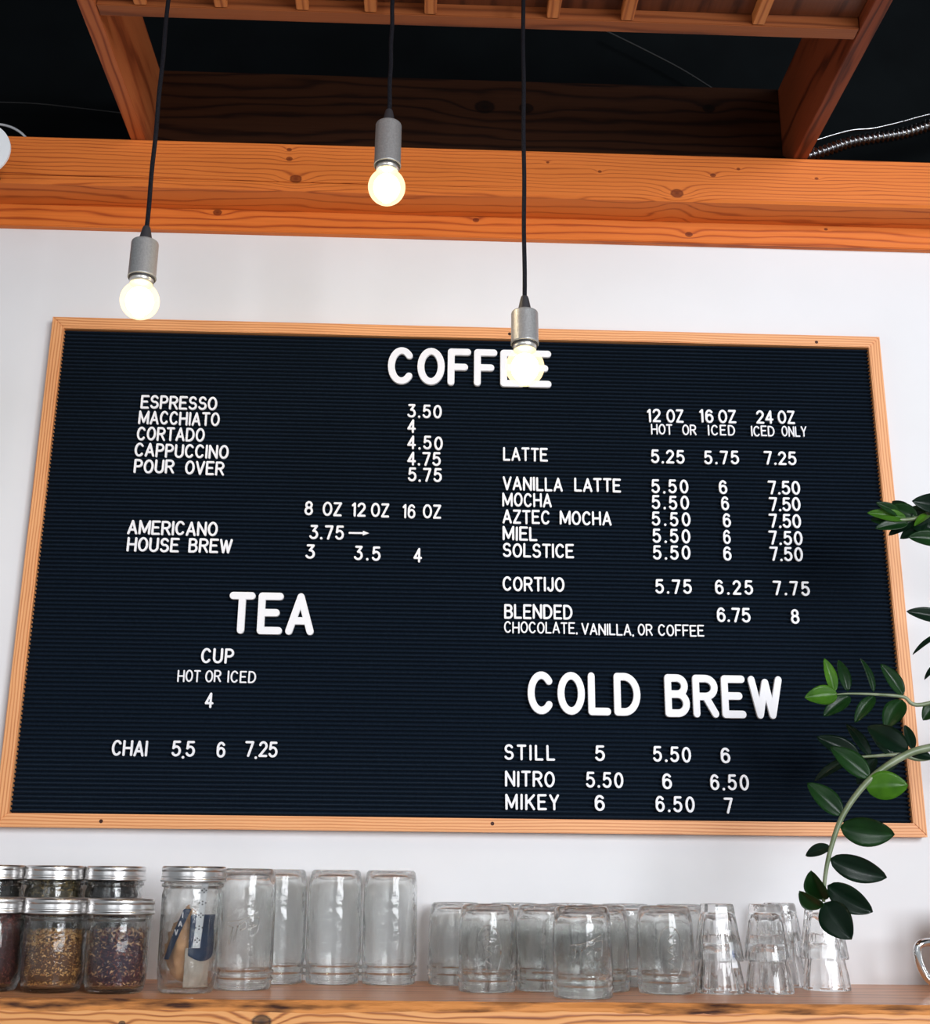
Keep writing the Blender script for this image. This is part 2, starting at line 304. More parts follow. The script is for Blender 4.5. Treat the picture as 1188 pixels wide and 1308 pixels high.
# ---------------------------------------------------------------- shelf
SF = -.262
def shelf():
    bm = NB(); N = 260; x0, x1 = -1.5, 1.5; rows = []
    for i in range(N+1):
        x = x0+(x1-x0)*i/N
        w1 = noise.noise(Vector((x*7, 1.3, 0)))*.006+noise.noise(Vector((x*40, 3, 0)))*.0018; w2 = noise.noise(Vector((x*9, 7.3, 0)))*.004+noise.noise(Vector((x*55, 9, 0)))*.0015
        yk = SF-.012*x
        pr = [(WY, ZS), (yk-w1, ZS), (yk-w1-.003, ZS-.002), (yk-.007-w2, ZS-.005), (yk-.0105, ZS-.009+w2*.6), (yk-.012, ZS-.011+w2), (yk-.012, ZS-.075), (WY, ZS-.075)]
        rows.append([bm.verts.new((x, a, b)) for a, b in pr])
    for a, b in zip(rows, rows[1:]):
        for k in range(8):
            f = bm.faces.new((a[k], b[k], b[(k+1) % 8], a[(k+1) % 8])); f.material_index = 0 if k == 0 else (2 if 1 <= k <= 4 else 1)
    bm.faces.new(rows[0]); bm.faces.new(rows[-1]); return bm
tag(obj('wooden_shelf', shelf(), [M_SHELFTOP, M_SHELF, M_WANE]), 'thick wooden live-edge shelf under the menu board', 'shelf')

# ---------------------------------------------------------------- letter board
W2, H2, FW = .66, .39007, .0190
board = thing('letter_board', 'large navy felt letter board in an oak frame on the wall', 'menu board', (0, WY, -H2))
def rail(a, b, c_, d, m_):
    bm = NB(); f = [bm.verts.new((p[0], 0, p[1])) for p in (a, b, c_, d)]; bk = [bm.verts.new((p[0], WY-.0005, p[1])) for p in (a, b, c_, d)]
    bm.faces.new(f); bm.faces.new(bk[::-1])
    for k in range(4): bm.faces.new((f[k], f[(k+1) % 4], bk[(k+1) % 4], bk[k]))
    bmesh.ops.bevel(bm, geom=[e for e in bm.edges if all(abs(v.co.y) < 1e-6 for v in e.verts)], offset=.0012, segments=2, affect='EDGES')
    o = obj('frame_rail', bm, m_, board); o.location = -board.location; return o
iw, ih = W2-FW, H2-FW
rail((-W2, H2), (W2, H2), (iw, ih), (-iw, ih), M_FRAME); rail((-W2, -H2), (-iw, -ih), (iw, -ih), (W2, -H2), M_FRAME)
rail((-W2, -H2), (-W2, H2), (-iw, ih), (-iw, -ih), M_FRAMEV); rail((W2, -H2), (iw, -ih), (iw, ih), (W2, H2), M_FRAMEV)
bm = NB(); nr = 117; pitch = 2*ih/nr; prof = []
for i in range(nr):
    z = -ih+i*pitch
    prof += [(.0135, z), (.0130, z+.27*pitch), (.0074, z+.37*pitch), (.0064, z+.46*pitch), (.0064, z+.60*pitch), (.0074, z+.69*pitch), (.0130, z+.79*pitch)]
a = [bm.verts.new((-iw, y, z)) for y, z in prof]; b = [bm.verts.new((iw, y, z)) for y, z in prof]
for k in range(len(prof)-1): bm.faces.new((a[k], b[k], b[k+1], a[k+1]))
bb = [bm.verts.new(p) for p in ((-iw, WY-.0005, -ih), (iw, WY-.0005, -ih), (iw, WY-.0005, ih), (-iw, WY-.0005, ih))]; bm.faces.new(bb)
o = obj('felt_panel', bm, M_FELT, board); o.location = -board.location
for px, py in ((651, 426.5), (1043, 437), (129, 1049), (629, 1052)):
    p = at(px, py, 0); bm = NB(); lathe(bm, [(0, .0006), (.0024, .0006), (.0027, 0), (.0027, -.004), (0, -.004)], 16); bm.transform(Matrix.Translation(p) @ Matrix.Rotation(PI/2, 4, 'X'))
    o = obj('screw', bm, M_SCREW, board); o.location = -board.location

# ---------------------------------------------------------------- letters
def el(cx, cy, rx, ry, a0, a1, n=14): return [(cx+rx*math.cos(math.radians(a0+(a1-a0)*i/n)), cy+ry*math.sin(math.radians(a0+(a1-a0)*i/n))) for i in range(n+1)]
O_ = ('c', el(.5, .5, .5, .5, 0, 360, 32)[:-1])
G = {
 'A': (.68, [[(0, 0), (.5, 1)], [(.5, 1), (1, 0)], [(.19, .30), (.81, .30)]]),
 'B': (.62, [[(0, 0), (0, 1)], [(0, 1), (.5, 1)]+el(.5, .77, .42, .23, 90, -90), [(.5, .54), (0, .54)], [(.5, .54)]+el(.52, .27, .48, .27, 90, -90), [(.52, 0), (0, 0)]]),
 'C': (.66, [el(.52, .5, .52, .5, 42, 318, 26)]),
 'D': (.66, [[(0, 0), (0, 1)], [(0, 1), (.35, 1)]+el(.35, .5, .65, .5, 90, -90, 18)+[(0, 0)]]),
 'E': (.60, [[(1, 1), (0, 1)], [(0, 1), (0, 0)], [(0, 0), (1, 0)], [(0, .52), (.82, .52)]]),
 'F': (.58, [[(1, 1), (0, 1)], [(0, 1), (0, 0)], [(0, .50), (.82, .50)]]),
 'H': (.66, [[(0, 0), (0, 1)], [(1, 0), (1, 1)], [(0, .5), (1, .5)]]),
 'I': (.16, [[(.5, 0), (.5, 1)]]),
 'J': (.48, [[(1, 1), (1, .28)]+el(.5, .28, .5, .28, 0, -165)]),
 'K': (.64, [[(0, 0), (0, 1)], [(1, 1), (0, .38)], [(.32, .60), (1, 0)]]),
 'L': (.56, [[(0, 1), (0, 0)], [(0, 0), (1, 0)]]),
 'M': (.80, [[(0, 0), (0, 1)], [(0, 1), (.5, .12)], [(.5, .12), (1, 1)], [(1, 1), (1, 0)]]),
 'N': (.66, [[(0, 0), (0, 1)], [(0, 1), (1, 0)], [(1, 0), (1, 1)]]),
 'O': (.68, [O_]),
 'P': (.60, [[(0, 0), (0, 1)], [(0, 1), (.5, 1)]+el(.5, .735, .5, .265, 90, -90)+[(0, .47)]]),
 'R': (.64, [[(0, 0), (0, 1)], [(0, 1), (.5, 1)]+el(.5, .745, .48, .255, 90, -90)+[(0, .49)], [(.5, .49), (1, 0)]]),
 'S': (.62, [el(.5, .75, .44, .25, 25, 270, 16)[:-1]+[(.5, .5)]+el(.5, .26, .5, .26, 75, -155, 16)]),
 'T': (.62, [[(0, 1), (1, 1)], [(.5, 1), (.5, 0)]]),
 'U': (.64, [[(0, 1), (0, .32)]+el(.5, .32, .5, .32, 180, 360, 16)+[(1, 1)]]),
 'V': (.66, [[(0, 1), (.5, 0)], [(.5, 0), (1, 1)]]),
 'W': (.86, [[(0, 1), (.27, 0)], [(.27, 0), (.5, .92)], [(.5, .92), (.73, 0)], [(.73, 0), (1, 1)]]),
 'Y': (.64, [[(0, 1), (.5, .46)], [(1, 1), (.5, .46)], [(.5, .46), (.5, 0)]]),
 'Z': (.60, [[(0, 1), (1, 1)], [(1, 1), (0, 0)], [(0, 0), (1, 0)]]),
 '0': (.60, [O_]),
 '1': (.30, [[(0, .84), (.9, 1)], [(.9, 1), (.9, 0)]]),
 '2': (.58, [el(.5, .73, .48, .27, 165, -38, 16)+[(0, 0)], [(0, 0), (1, 0)]]),
 '3': (.58, [[(.1, 1), (.92, 1)], [(.92, 1), (.42, .60)], el(.45, .30, .55, .30, 95, -150, 16)]),
 '4': (.60, [[(.72, 0), (.72, 1)], [(.72, 1), (0, .28)], [(0, .28), (1, .28)]]),
 '5': (.58, [[(.92, 1), (.14, 1)], [(.14, 1), (.06, .54)], el(.46, .325, .54, .325, 140, -150, 18)]),
 '6': (.58, [[(.90, .86)]+el(.5, .60, .5, .40, 62, 180, 12)+[(0, .32)], ('c', el(.5, .31, .5, .31, 0, 360, 24)[:-1])]),
 '7': (.58, [[(0, 1), (1, 1)], [(1, 1), (.38, 0)]]),
 '8': (.58, [('c', el(.5, .765, .42, .235, 0, 360, 22)[:-1]), ('c', el(.5, .275, .5, .275, 0, 360, 22)[:-1])]),
 '.': (.17, [[(.5, 0), (.5, .012)]]),
 ',': (.17, [[(.5, .0), (.38, -.07)]]),
}
def stroke(bm, pts, r, closed, top):
    P = [Vector(p) for p in pts]
    def ring(rad):
        n = len(P); L = []; R_ = []
        for i in range(n):
            if closed: a, b = P[i-1], P[(i+1) % n]
            else: a, b = P[max(0, i-1)], P[min(n-1, i+1)]
            t = (b-a).normalized(); nv = Vector((-t.y, t.x)); L.append(P[i]+nv*rad); R_.append(P[i]-nv*rad)
        if closed: return L, R_
        t1 = (P[-1]-P[-2]).normalized(); t0 = (P[0]-P[1]).normalized(); a1 = math.atan2(t1.y, t1.x); a0 = math.atan2(t0.y, t0.x)
        c1 = [P[-1]+rad*Vector((math.cos(a1+PI/2-PI*k/7), math.sin(a1+PI/2-PI*k/7))) for k in range(1, 7)]
        c0 = [P[0]+rad*Vector((math.cos(a0+PI/2-PI*k/7), math.sin(a0+PI/2-PI*k/7))) for k in range(1, 7)]
        return L+c1+R_[::-1]+c0
    if closed:
        lv = []
        for rad, z in ((r, 0), (r, top*.7), (r*.93, top)):
            L, R_ = ring(rad); lv.append(([bm.verts.new((p.x, p.y, z)) for p in L], [bm.verts.new((p.x, p.y, z)) for p in R_]))
        n = len(P)
        for (a, b), (c_, d) in zip(lv, lv[1:]):
            for k in range(n):
                j = (k+1) % n; bm.faces.new((a[k], a[j], c_[j], c_[k])); bm.faces.new((b[k], d[k], d[j], b[j]))
        a, b = lv[-1]
        for k in range(n): j = (k+1) % n; bm.faces.new((a[k], a[j], b[j], b[k]))
    else:
        lv = [[bm.verts.new((p.x, p.y, z)) for p in ring(rad)] for rad, z in ((r, 0), (r, top*.7), (r*.93, top))]
        n = len(lv[0])
        for a, b in zip(lv, lv[1:]):
            for k in range(n): j = (k+1) % n; bm.faces.new((a[k], a[j], b[j], b[k]))
        # top: strip between the two sides, fans at the caps
        T = lv[-1]; m_ = len(P)
        for k in range(m_-1): bm.faces.new((T[k], T[k+1], T[2*m_+6-2-k], T[2*m_+6-1-k]))
        bm.faces.new(T[m_-1:m_+7]); bm.faces.new(T[2*m_+5:]+[T[0]])
meshes = {}
def glyph(ch, cls):
    if (ch, cls) in meshes: return meshes[ch, cls]
    s = {'big': .183, 'mid': .152, 'small': .132}[cls]; w_, st = G[ch]; w_ = w_+(s-.155)*1.0; bm = NB(); bx = max(w_-s, .0001)
    for i, q in enumerate(st):
        closed = isinstance(q, tuple); pts = q[1] if closed else q
        pp = [(s/2+x*bx, s/2+y*(1-s)) for x, y in pts]
        if ch in '.,': stroke(bm, pp, s*.56, False, 1.0)
        else: stroke(bm, pp, s/2, closed, 1.0+i*.012)
    me = bpy.data.meshes.new('letter'); bmesh.ops.recalc_face_normals(bm, faces=bm.faces[:]); bm.to_mesh(me); bm.free(); me.materials.append(M_LET)
    meshes[ch, cls] = (me, w_); return meshes[ch, cls]
ORD = ['first', 'second', 'third', 'fourth', 'fifth', 'sixth', 'seventh', 'eighth', 'ninth', 'tenth']
HGT = {'big': .0632, 'mid': .0226, 'small': .0178}
LY = .0060
def put(ch, cls, x, z, h, kx, label, slant=0):
    me, w_ = glyph(ch, cls)
    nm = 'menu_digit' if ch.isdigit() else ('decimal_point' if ch == '.' else ('comma' if ch == ',' else 'menu_letter'))
    o = bpy.data.objects.new(nm, me); C.objects.link(o); o.location = (x, LY, z); dp = .0026 if cls != 'big' else .0045
    o.rotation_euler = (PI/2, slant, 0); o.scale = (h*kx, h, dp)
    k = {'menu_digit': ('digit', 'price digits on the board'), 'decimal_point': ('punctuation mark', 'points on the board'), 'comma': ('punctuation mark', 'commas on the board'), 'menu_letter': ('letter', 'letters on the board')}[nm]
    tag(o, label, k[0], k[1])
def word(txt, xl, yl, xr, yr, ctx, cls='mid', h=None):
    a = at(xl, yl, LY-.003); b = at(xr, yr, LY-.003); h = h or HGT[cls]; W_ = (b.x-a.x)/h
    ws = [glyph(c_, cls)[1] for c_ in txt]; n = len(txt); tot = sum(ws); kx = 1.0
    if n > 1:
        gap = (W_-tot)/(n-1)
        if gap < .07: kx = (W_-.07*(n-1))/tot; gap = .07
        if gap > .30 and not any(c_.isdigit() for c_ in txt) and gap < .34: kx = 1.03; gap = (W_-tot*kx)/(n-1)
    else: gap = 0; kx = min(1.15, max(.85, W_/tot)); 
    x = a.x; isnum = any(c_.isdigit() for c_ in txt); li = 0; di = 0
    words = {'big': 'large white', 'mid': 'white', 'small': 'small white'}[cls]
    for i, c_ in enumerate(txt):
        t = (x-a.x)/max(1e-6, b.x-a.x); z = a.z+(b.z-a.z)*t
        if c_ == '.' and gap <= .0701: z -= .0022
        if cls != 'big': z += random.uniform(-.0004, .0004)
        if c_ in '.,': lb = ('white decimal point in %s' if isnum else 'small white comma after %s') % ctx; 
        elif n == 1: lb = 'white plastic digit %s, %s' % (c_, ctx)
        elif c_.isdigit():
            lb = 'white digit %s, %s figure of %s' % (c_, ORD[di], ctx); di += 1
        else: lb = '%s plastic letter %s, %s letter of %s' % (words, c_, ORD[li], ctx); li += 1
        put(c_, cls, x, z, h, kx, lb, random.uniform(-.012, .012) if cls != 'big' else 0)
        x += (ws[i]*kx+gap)*h
# (text, left, baseline left, right, baseline right, which one)
T = [
('ESPRESSO', 179, 521.5, 276.8, 523.8, 'ESPRESSO'), ('MACCHIATO', 176, 541.5, 280, 544.3, 'MACCHIATO'), ('CORTADO', 174, 562, 260.6, 564.2, 'CORTADO'),
('CAPPUCCINO', 171, 583, 291.3, 586.3, 'CAPPUCCINO'), ('POUR', 170, 603.8, 221.9, 605, 'POUR'), ('OVER', 235.5, 605.6, 285.8, 607.2, 'OVER'),
('3.50', 520.4, 532.8, 564.2, 534.5, 'the topmost price in the ESPRESSO column'), ('4', 520, 552.8, 531, 553, 'alone in the MACCHIATO row'), ('4.50', 520, 573.3, 565.6, 575, 'the price in the CORTADO row'),
('4.75', 520, 594, 563, 595, 'the price in the CAPPUCCINO row'), ('5.75', 521, 614.8, 564.4, 616, 'the price in the POUR OVER row'),
('8', 388.4, 658, 399.4, 658.2, 'before the leftmost OZ over AMERICANO'), ('OZ', 411.7, 658.6, 436.3, 659.4, 'OZ in the leftmost size over AMERICANO'), ('12', 449, 659.4, 467, 660, 'the middle size over AMERICANO'), ('OZ', 473.6, 660, 497, 661, 'OZ in the middle size over AMERICANO'),
('16', 514, 661.5, 530.5, 662, 'the right size over AMERICANO'), ('OZ', 540, 662, 563.5, 662.5, 'OZ in the right size over AMERICANO'),
('AMERICANO', 162, 682.2, 277.5, 685, 'AMERICANO'), ('HOUSE', 161, 704.2, 228, 705.5, 'HOUSE'), ('BREW', 240, 705.6, 296, 707.2, 'BREW beside HOUSE'),
('3.75', 395, 688.3, 439, 689.4, 'the price beside the arrow'), ('3', 390, 713.8, 402, 714, 'first price in the HOUSE BREW row'), ('3.5', 452, 715.5, 486, 716.4, 'the middle price of HOUSE BREW'), ('4', 528, 718, 539, 718.2, 'last price in the HOUSE BREW row'),
('CUP', 256, 847, 298, 848, 'CUP under TEA'), ('4', 261, 904, 272, 904, 'alone under HOT OR ICED below TEA'),
('CHAI', 141.7, 965.6, 187.4, 966.2, 'CHAI'), ('5.5', 218.6, 966.6, 248.3, 967, 'the first CHAI price'), ('6', 276, 967.5, 287.3, 967.6, 'middle price in the CHAI row'), ('7.25', 312, 967, 354, 967.6, 'the last CHAI price'),
('12', 827, 539, 844.5, 539.3, 'the left size over LATTE'), ('OZ', 851.6, 539.5, 873.6, 539.8, 'OZ in the left size over LATTE'), ('16', 894, 539.6, 912, 540, 'the middle size over LATTE'), ('OZ', 918, 540, 941, 540.4, 'OZ in the middle size over LATTE'),
('24', 966.4, 540.6, 988.6, 541, 'the size above ICED ONLY'), ('OZ', 994, 541, 1016, 541.4, 'OZ above ICED ONLY'),
('LATTE', 642.6, 588.3, 700, 589.3, 'LATTE in the single row'), ('5.25', 832, 591.4, 875, 592, 'the left LATTE price'), ('5.75', 900, 592.7, 944.7, 593.2, 'the middle LATTE price'), ('7.25', 976.5, 593.3, 1018, 594, 'the right LATTE price'),
('VANILLA', 642, 626, 719, 627.6, 'VANILLA before LATTE'), ('LATTE', 733.6, 627.8, 793.5, 628.8, 'LATTE after VANILLA'), ('MOCHA', 641.6, 646.8, 705, 648, 'MOCHA in its own row'),
('AZTEC', 642, 668.6, 702.7, 669.6, 'AZTEC'), ('MOCHA', 715, 670, 781.5, 671.2, 'MOCHA after AZTEC'), ('MIEL', 642, 690, 686.7, 691, 'MIEL'), ('SOLSTICE', 642, 711.5, 733.6, 713, 'the lowest word in the five-drink list'),
('CORTIJO', 642, 754.6, 721.4, 756, 'the word directly above BLENDED'), ('5.75', 837.6, 758, 884.3, 759, 'the left price two rows above COLD BREW'), ('6.25', 914, 759.2, 962.5, 759.8, 'the middle price two rows above COLD BREW'), ('7.75', 988, 760, 1035.3, 761, 'the right price two rows above COLD BREW'),
('BLENDED', 644, 790, 731.6, 791.2, 'BLENDED'), ('6.75', 916.3, 794.3, 959.4, 795.2, 'the price in the BLENDED row'), ('8', 1011, 796.4, 1022, 796.6, 'at the right end of the BLENDED row'),
('STILL', 644, 970.6, 709.3, 971.6, 'STILL'), ('5', 760.5, 972, 773.2, 972.2, 'first price in the STILL row'), ('5.50', 834.6, 973, 883.4, 974.4, 'the middle STILL price'), ('6', 921.4, 975.3, 933.7, 975.5, 'last price in the STILL row'),
('NITRO', 645, 1004.8, 709, 1005.6, 'NITRO'), ('5.50', 748.7, 1006, 796.7, 1007.2, 'the first NITRO price'), ('6', 846.6, 1008, 859, 1008.2, 'middle price in the NITRO row'), ('6.50', 908, 1009, 957.4, 1010, 'the last NITRO price'),
('MIKEY', 645.6, 1034.5, 714.6, 1035.5, 'the bottom word under NITRO'), ('6', 760, 1035.6, 773, 1035.8, 'first price in the lowest row of the board'), ('6.50', 838, 1037.3, 888, 1038, 'the middle price in the lowest row'), ('7', 925.5, 1039.5, 937, 1039.6, 'last price in the lowest row'),
]
rows5 = [('VANILLA LATTE', 832.6, 629.8, 880, 630.3, 919, 929.7, 630.6, 981.7, 631.4, 1023, 631.8), ('lone MOCHA', 833, 650.3, 880.7, 651, 922, 932, 651.6, 983, 652.4, 1023.5, 653),
 ('AZTEC MOCHA', 833, 671.4, 882.7, 672.4, 924, 934.3, 673, 983, 673.8, 1024, 674.2), ('MIEL', 834, 693.4, 882.5, 694, 924.5, 934, 695, 982.7, 695.5, 1026, 696.2), ('fifth list', 834.5, 714.5, 882.5, 715, 924.5, 935, 716, 984, 716.5, 1026.5, 717.3)]
for nm, a, b, c_, d, e6, f6, g6, h7, i7, j7, k7 in rows5:
    T += [('5.50', a, b, c_, d, 'the left price in the %s row' % nm), ('6', e6, g6, f6, g6+.1, 'middle price in the %s row' % nm), ('7.50', h7, i7, j7, k7, 'the right price in the %s row' % nm)]
for t in T: word(*t)
for t in [('HOT', 226, 871, 255.5, 871.5, 'HOT under CUP'), ('OR', 261.5, 871.3, 282, 871.7, 'OR under CUP'), ('ICED', 290, 872, 326.5, 872.4, 'ICED under CUP'),
 ('HOT', 832, 554.8, 859.5, 555.4, 'HOT over the LATTE prices'), ('OR', 872, 555.4, 890, 555.8, 'OR over the LATTE prices'), ('ICED', 904.7, 555.9, 939.5, 556.3, 'ICED over the middle LATTE price'), ('ICED', 960, 557, 990, 557.4, 'ICED before ONLY'), ('ONLY', 999, 557.4, 1031, 558, 'ONLY'),
 ('CHOCOLATE,', 644, 808.5, 738, 809.8, 'CHOCOLATE'), ('VANILLA,', 742.8, 810.6, 810, 812, 'VANILLA under BLENDED'), ('OR', 815, 811.6, 834, 812, 'OR before the small COFFEE'), ('COFFEE', 841, 812.2, 900, 813.4, 'the small COFFEE')]: word(*t, cls='small')
for t in [('COFFEE', 494.7, 490.5, 704.6, 495.5, 'the COFFEE heading'), ('TEA', 290, 809.5, 400.5, 811.8, 'the TEA heading'), ('COLD', 674, 912.5, 819, 915, 'COLD in the heading'), ('BREW', 850, 916, 1001.6, 919, 'BREW in the heading')]: word(*t, cls='big')
a = at(446.5, 680.8, LY-.002); b = at(471.5, 681.2, LY-.002); L = b.x-a.x; bm = NB(); stroke(bm, [(0, 0), (L*.75, 0)], .0015, False, .003)
vs = [bm.verts.new(p) for p in ((L*.68, -.0036, 0), (L, 0, 0), (L*.68, .0036, 0))]; f = bm.faces.new(vs); e = bmesh.ops.extrude_face_region(bm, geom=[f])
for v in e['geom']:
    if isinstance(v, bmesh.types.BMVert): v.co.z += .0031
o = obj('menu_arrow', bm, M_LET); o.location = (a.x, LY, a.z); o.rotation_euler = (PI/2, 0, 0); tag(o, 'white arrow pointing right beside the 3.75 price', 'arrow')

# ---------------------------------------------------------------- pendant lamps
PY = -.42
def pendant(sx, sy, cx, cy, label):
    """(sx, sy): top of the strain relief; (cx, cy): bulb centre"""
    bc = at(cx, cy, PY); tp = at(sx, sy, PY); x = bc.x; D = tp.z-bc.z; Rb = .0235
    t = thing('pendant_lamp', label, 'pendant lamp', (x, PY, bc.z), 'bare bulb pendants')
    top = ZB+.0195; bm = NB(); L = top-bc.z
    pts = [(.0004*math.sin(i*.9)*(1 if 0 < i < 24 else 0), 0, D-.006+(L-D+.006)*i/24) for i in range(25)]; tube(bm, pts, .0028, 10); obj('cord', bm, M_CORD, t, True)
    s0 = .026
    bm = NB(); lathe(bm, [(0, D), (.0042, D), (.0052, D-.003), (.0078, D-.016), (.0082, D-.018), (.0105, D-.019), (.0105, D-.0215), (0, D-.0215)], 24); obj('strain_relief', bm, M_RUB, t, False)
    bm = NB(); zt = D-.0205; zb = s0+.004
    lathe(bm, [(0, zt), (.0140, zt), (.0160, zt-.0012), (.0166, zt-.003), (.0168, zb+.003), (.0172, zb+.002), (.0172, zb), (.0150, zb), (.0150, zb+.006), (0, zb+.006)], 40); obj('socket', bm, M_SOCK, t, True)
    bm = NB(); lathe(bm, [(.0158, zb-.0001), (.0158, zb-.0022), (.0145, zb-.0022), (.0145, zb-.0001)], 40, True); obj('gasket', bm, M_RUB, t)
    bm = NB(); lathe(bm, [(.0, zb+.004), (.0142, zb+.004), (.0145, zb-.003), (.0140, zb-.008), (.0, zb-.008)], 32); obj('bulb_cap', bm, M_ALU, t, True)
    pr = [(.0136, zb-.004), (.0137, .0200)]+[(Rb*math.cos(math.radians(a_)), Rb*math.sin(math.radians(a_))) for a_ in range(48, -90, -8)]+[(0, -Rb)]
    bm = NB(); lathe(bm, pr, 48); obj('bulb', bm, M_BULB, t, True)
    bm = NB(); lathe(bm, [(0, .016)]+[(.0168*math.cos(math.radians(a_)), -.001+.0180*math.sin(math.radians(a_))) for a_ in range(80, -90, -10)]+[(0, -.0190)], 24); obj('filament_glow_ball', bm, M_GLOW, t, True)  # one emissive ball stands for the filament and the halation around it
    l = bpy.data.lights.new('bulb_light', 'POINT'); l.energy = .8; l.color = (1, .80, .52); l.shadow_soft_size = .02
    o = bpy.data.objects.new('bulb_light', l); C.objects.link(o); o.parent = t; o.location = (0, -.0, -.034)
pendant(185.5, 290, 178.5, 384, 'leftmost bare bulb pendant, glowing over the board frame corner')
pendant(496, 141, 494, 239, 'middle and highest bare bulb pendant, in front of the beam')
pendant(668.5, 379, 670.5, 469, 'rightmost bare bulb pendant, covering part of COFFEE')

# ---------------------------------------------------------------- jars
def jar_profile(R, H, kind):
    """upright outer profile, mouth at the top"""
    nk = R*.93 if kind == 'tall' else R*.955
    o = [(0, .003), (R*.62, .003), (R*.72, 0), (R*.80, 0), (R*.87, .003), (R*.905, .010), (R*.94, .02)]
    o += [(R*.955, H*.4), (R*.965, H-.040), (R*.97, H-.033), (R*.955, H-.029), (nk, H-.026), (nk, H-.0235), (R*1.0, H-.0225), (R*1.0, H-.019), (nk, H-.018), (nk, H-.0145), (R*.985, H-.0135), (R*.985, H-.0105), (nk, H-.0095), (nk, H-.006), (nk*.985, H-.001), (nk*.965, H), (nk*.945, H-.0008)]
    t = .0030
    i = [(nk-t*1.3, H-.004), (nk-t*1.5, H-.020), (R*.955-t*1.2, H-.034), (R*.955-t, H*.4), (R*.94-t, .022), (R*.86-t, .010), (R*.70, .0065), (0, .0075)]
    return o, i
def densify(p, st):
    out = [p[0]]
    for a, b in zip(p, p[1:]):
        k = max(1, int(abs(b[1]-a[1])/st)); out += [(a[0]+(b[0]-a[0])*j/k, a[1]+(b[1]-a[1])*j/k) for j in range(1, k+1)]
    return out
def jar_mesh(R, H, kind):
    o, i = jar_profile(R, H, kind); o = densify(o, .007); i = densify(i, .007); n0 = len(o); P = o+i
    def fr(a_, k):
        # moulded glass: the wall thickness wanders a little
        z = P[k][1]; q = noise.noise(Vector((math.cos(a_)*2.6, math.sin(a_)*2.6, z*22)))+.5*noise.noise(Vector((math.cos(a_)*6, math.sin(a_)*6, z*60)))
        return 1+(.022*q if k > n0 and z > .012 else (.004*q if z > .02 else 0))
    return lathe(NB(), P, 72, fr=fr)
def emboss(R, H, kind, flip, ang):
    """raised oval emblem or script loops moulded on the glass"""
    bm = NB(); rr = R*.945+.0004
    def P(u, v): return (rr*math.cos(ang+u/rr), rr*math.sin(ang+u/rr), v)
    if kind == 'oval':
        tube(bm, [P(.016*math.cos(k*PI/20), H*.47+.031*math.sin(k*PI/20)) for k in range(41)], .0008, 6)
        tube(bm, [P(.004*math.sin(k*.8), H*.47-.02+.04*k/24) for k in range(25)], .0006, 6)
    else:
        s = .036; z = H*.50; f = -1 if flip else 1
        for pts in ([(-1, -.4), (-.9, .5), (-.55, .7), (-.5, .2), (-.85, .05), (-.4, -.1), (-.5, -.5), (-1, -.4)], [(.0, .1), (-.25, .0), (-.2, -.4), (.0, -.3), (.05, .1), (.1, -.4)], [(.2, -.3), (.45, .6), (.35, .7), (.25, -.2), (.4, -.4)], [(.5, -.3), (.75, .6), (.65, .7), (.55, -.2), (.75, -.45)], [(-.9, -.8), (.0, -.6), (.9, -.75)]):
            tube(bm, [P(f*p.x*s*.62, z+f*p.y*s*.5) for p in spline([(a_, b_+a_*.35, 0) for a_, b_ in pts], 5)], .0007, 6)
    return bm
KIND = {'tall': (.0385, .1455), 'pint': (.0395, .1065), 'small': (.0378, .1045)}
JM = {}
def place(px, yb, R):
    f = atz(px, yb, ZS); cy = min(f.y+R, WY-R-.006); d = ray(px, yb)
    c0 = CP+d*((cy-CP.y)/d.y); return Vector((c0.x, cy, ZS))
def upturned(kind, px, yb, label, em=None, rz=0, grp='upturned glass jars on the shelf'):
    R, H = KIND[kind]; p = place(px, yb, R); p.z += .0002
    t = thing('glass_jar', label, 'jar', p, grp, rz)
    if (kind, 1) not in JM:
        o = obj('jar_body', (lambda b_: (b_.transform(Matrix.Translation((0, 0, H)) @ Matrix.Rotation(PI, 4, 'X')), b_)[1])(jar_mesh(R, H, kind)), M_JAR, t, True); JM[kind, 1] = o
    else:
        o = JM[kind, 1].copy(); C.objects.link(o); o.parent = t
    if em:
        bm = emboss(R, H, em, True, -PI/2); bm.transform(Matrix.Identity(4)); obj('embossed_mark', bm, M_JAR, t, True)
    return t
def lid_parts(R, H, t):
    nk = R*1.03; bm = NB()
    lathe(bm, [(nk*.80, H+.0012), (nk*.93, H+.0018), (nk*.985, H+.0012), (nk, H-.001), (nk*1.0, H-.0045), (nk*.972, H-.0055), (nk*.972, H-.0075), (nk*.995, H-.009), (nk*.995, H-.0115), (nk*.975, H-.0125), (nk*1.015, H-.0135), (nk*1.02, H-.0160), (nk*1.005, H-.0170), (nk*1.0, H-.0165), (nk*.985, H-.004)], 56); obj('lid_band', bm, M_LID, t, True)
    bm = NB(); lathe(bm, [(0, H+.0004), (nk*.70, H+.0004), (nk*.74, H+.0010), (nk*.86, H+.0010), (nk*.86, H+.0002), (0, H+.0001)], 48); obj('lid_disc', bm, M_LID, t, True)
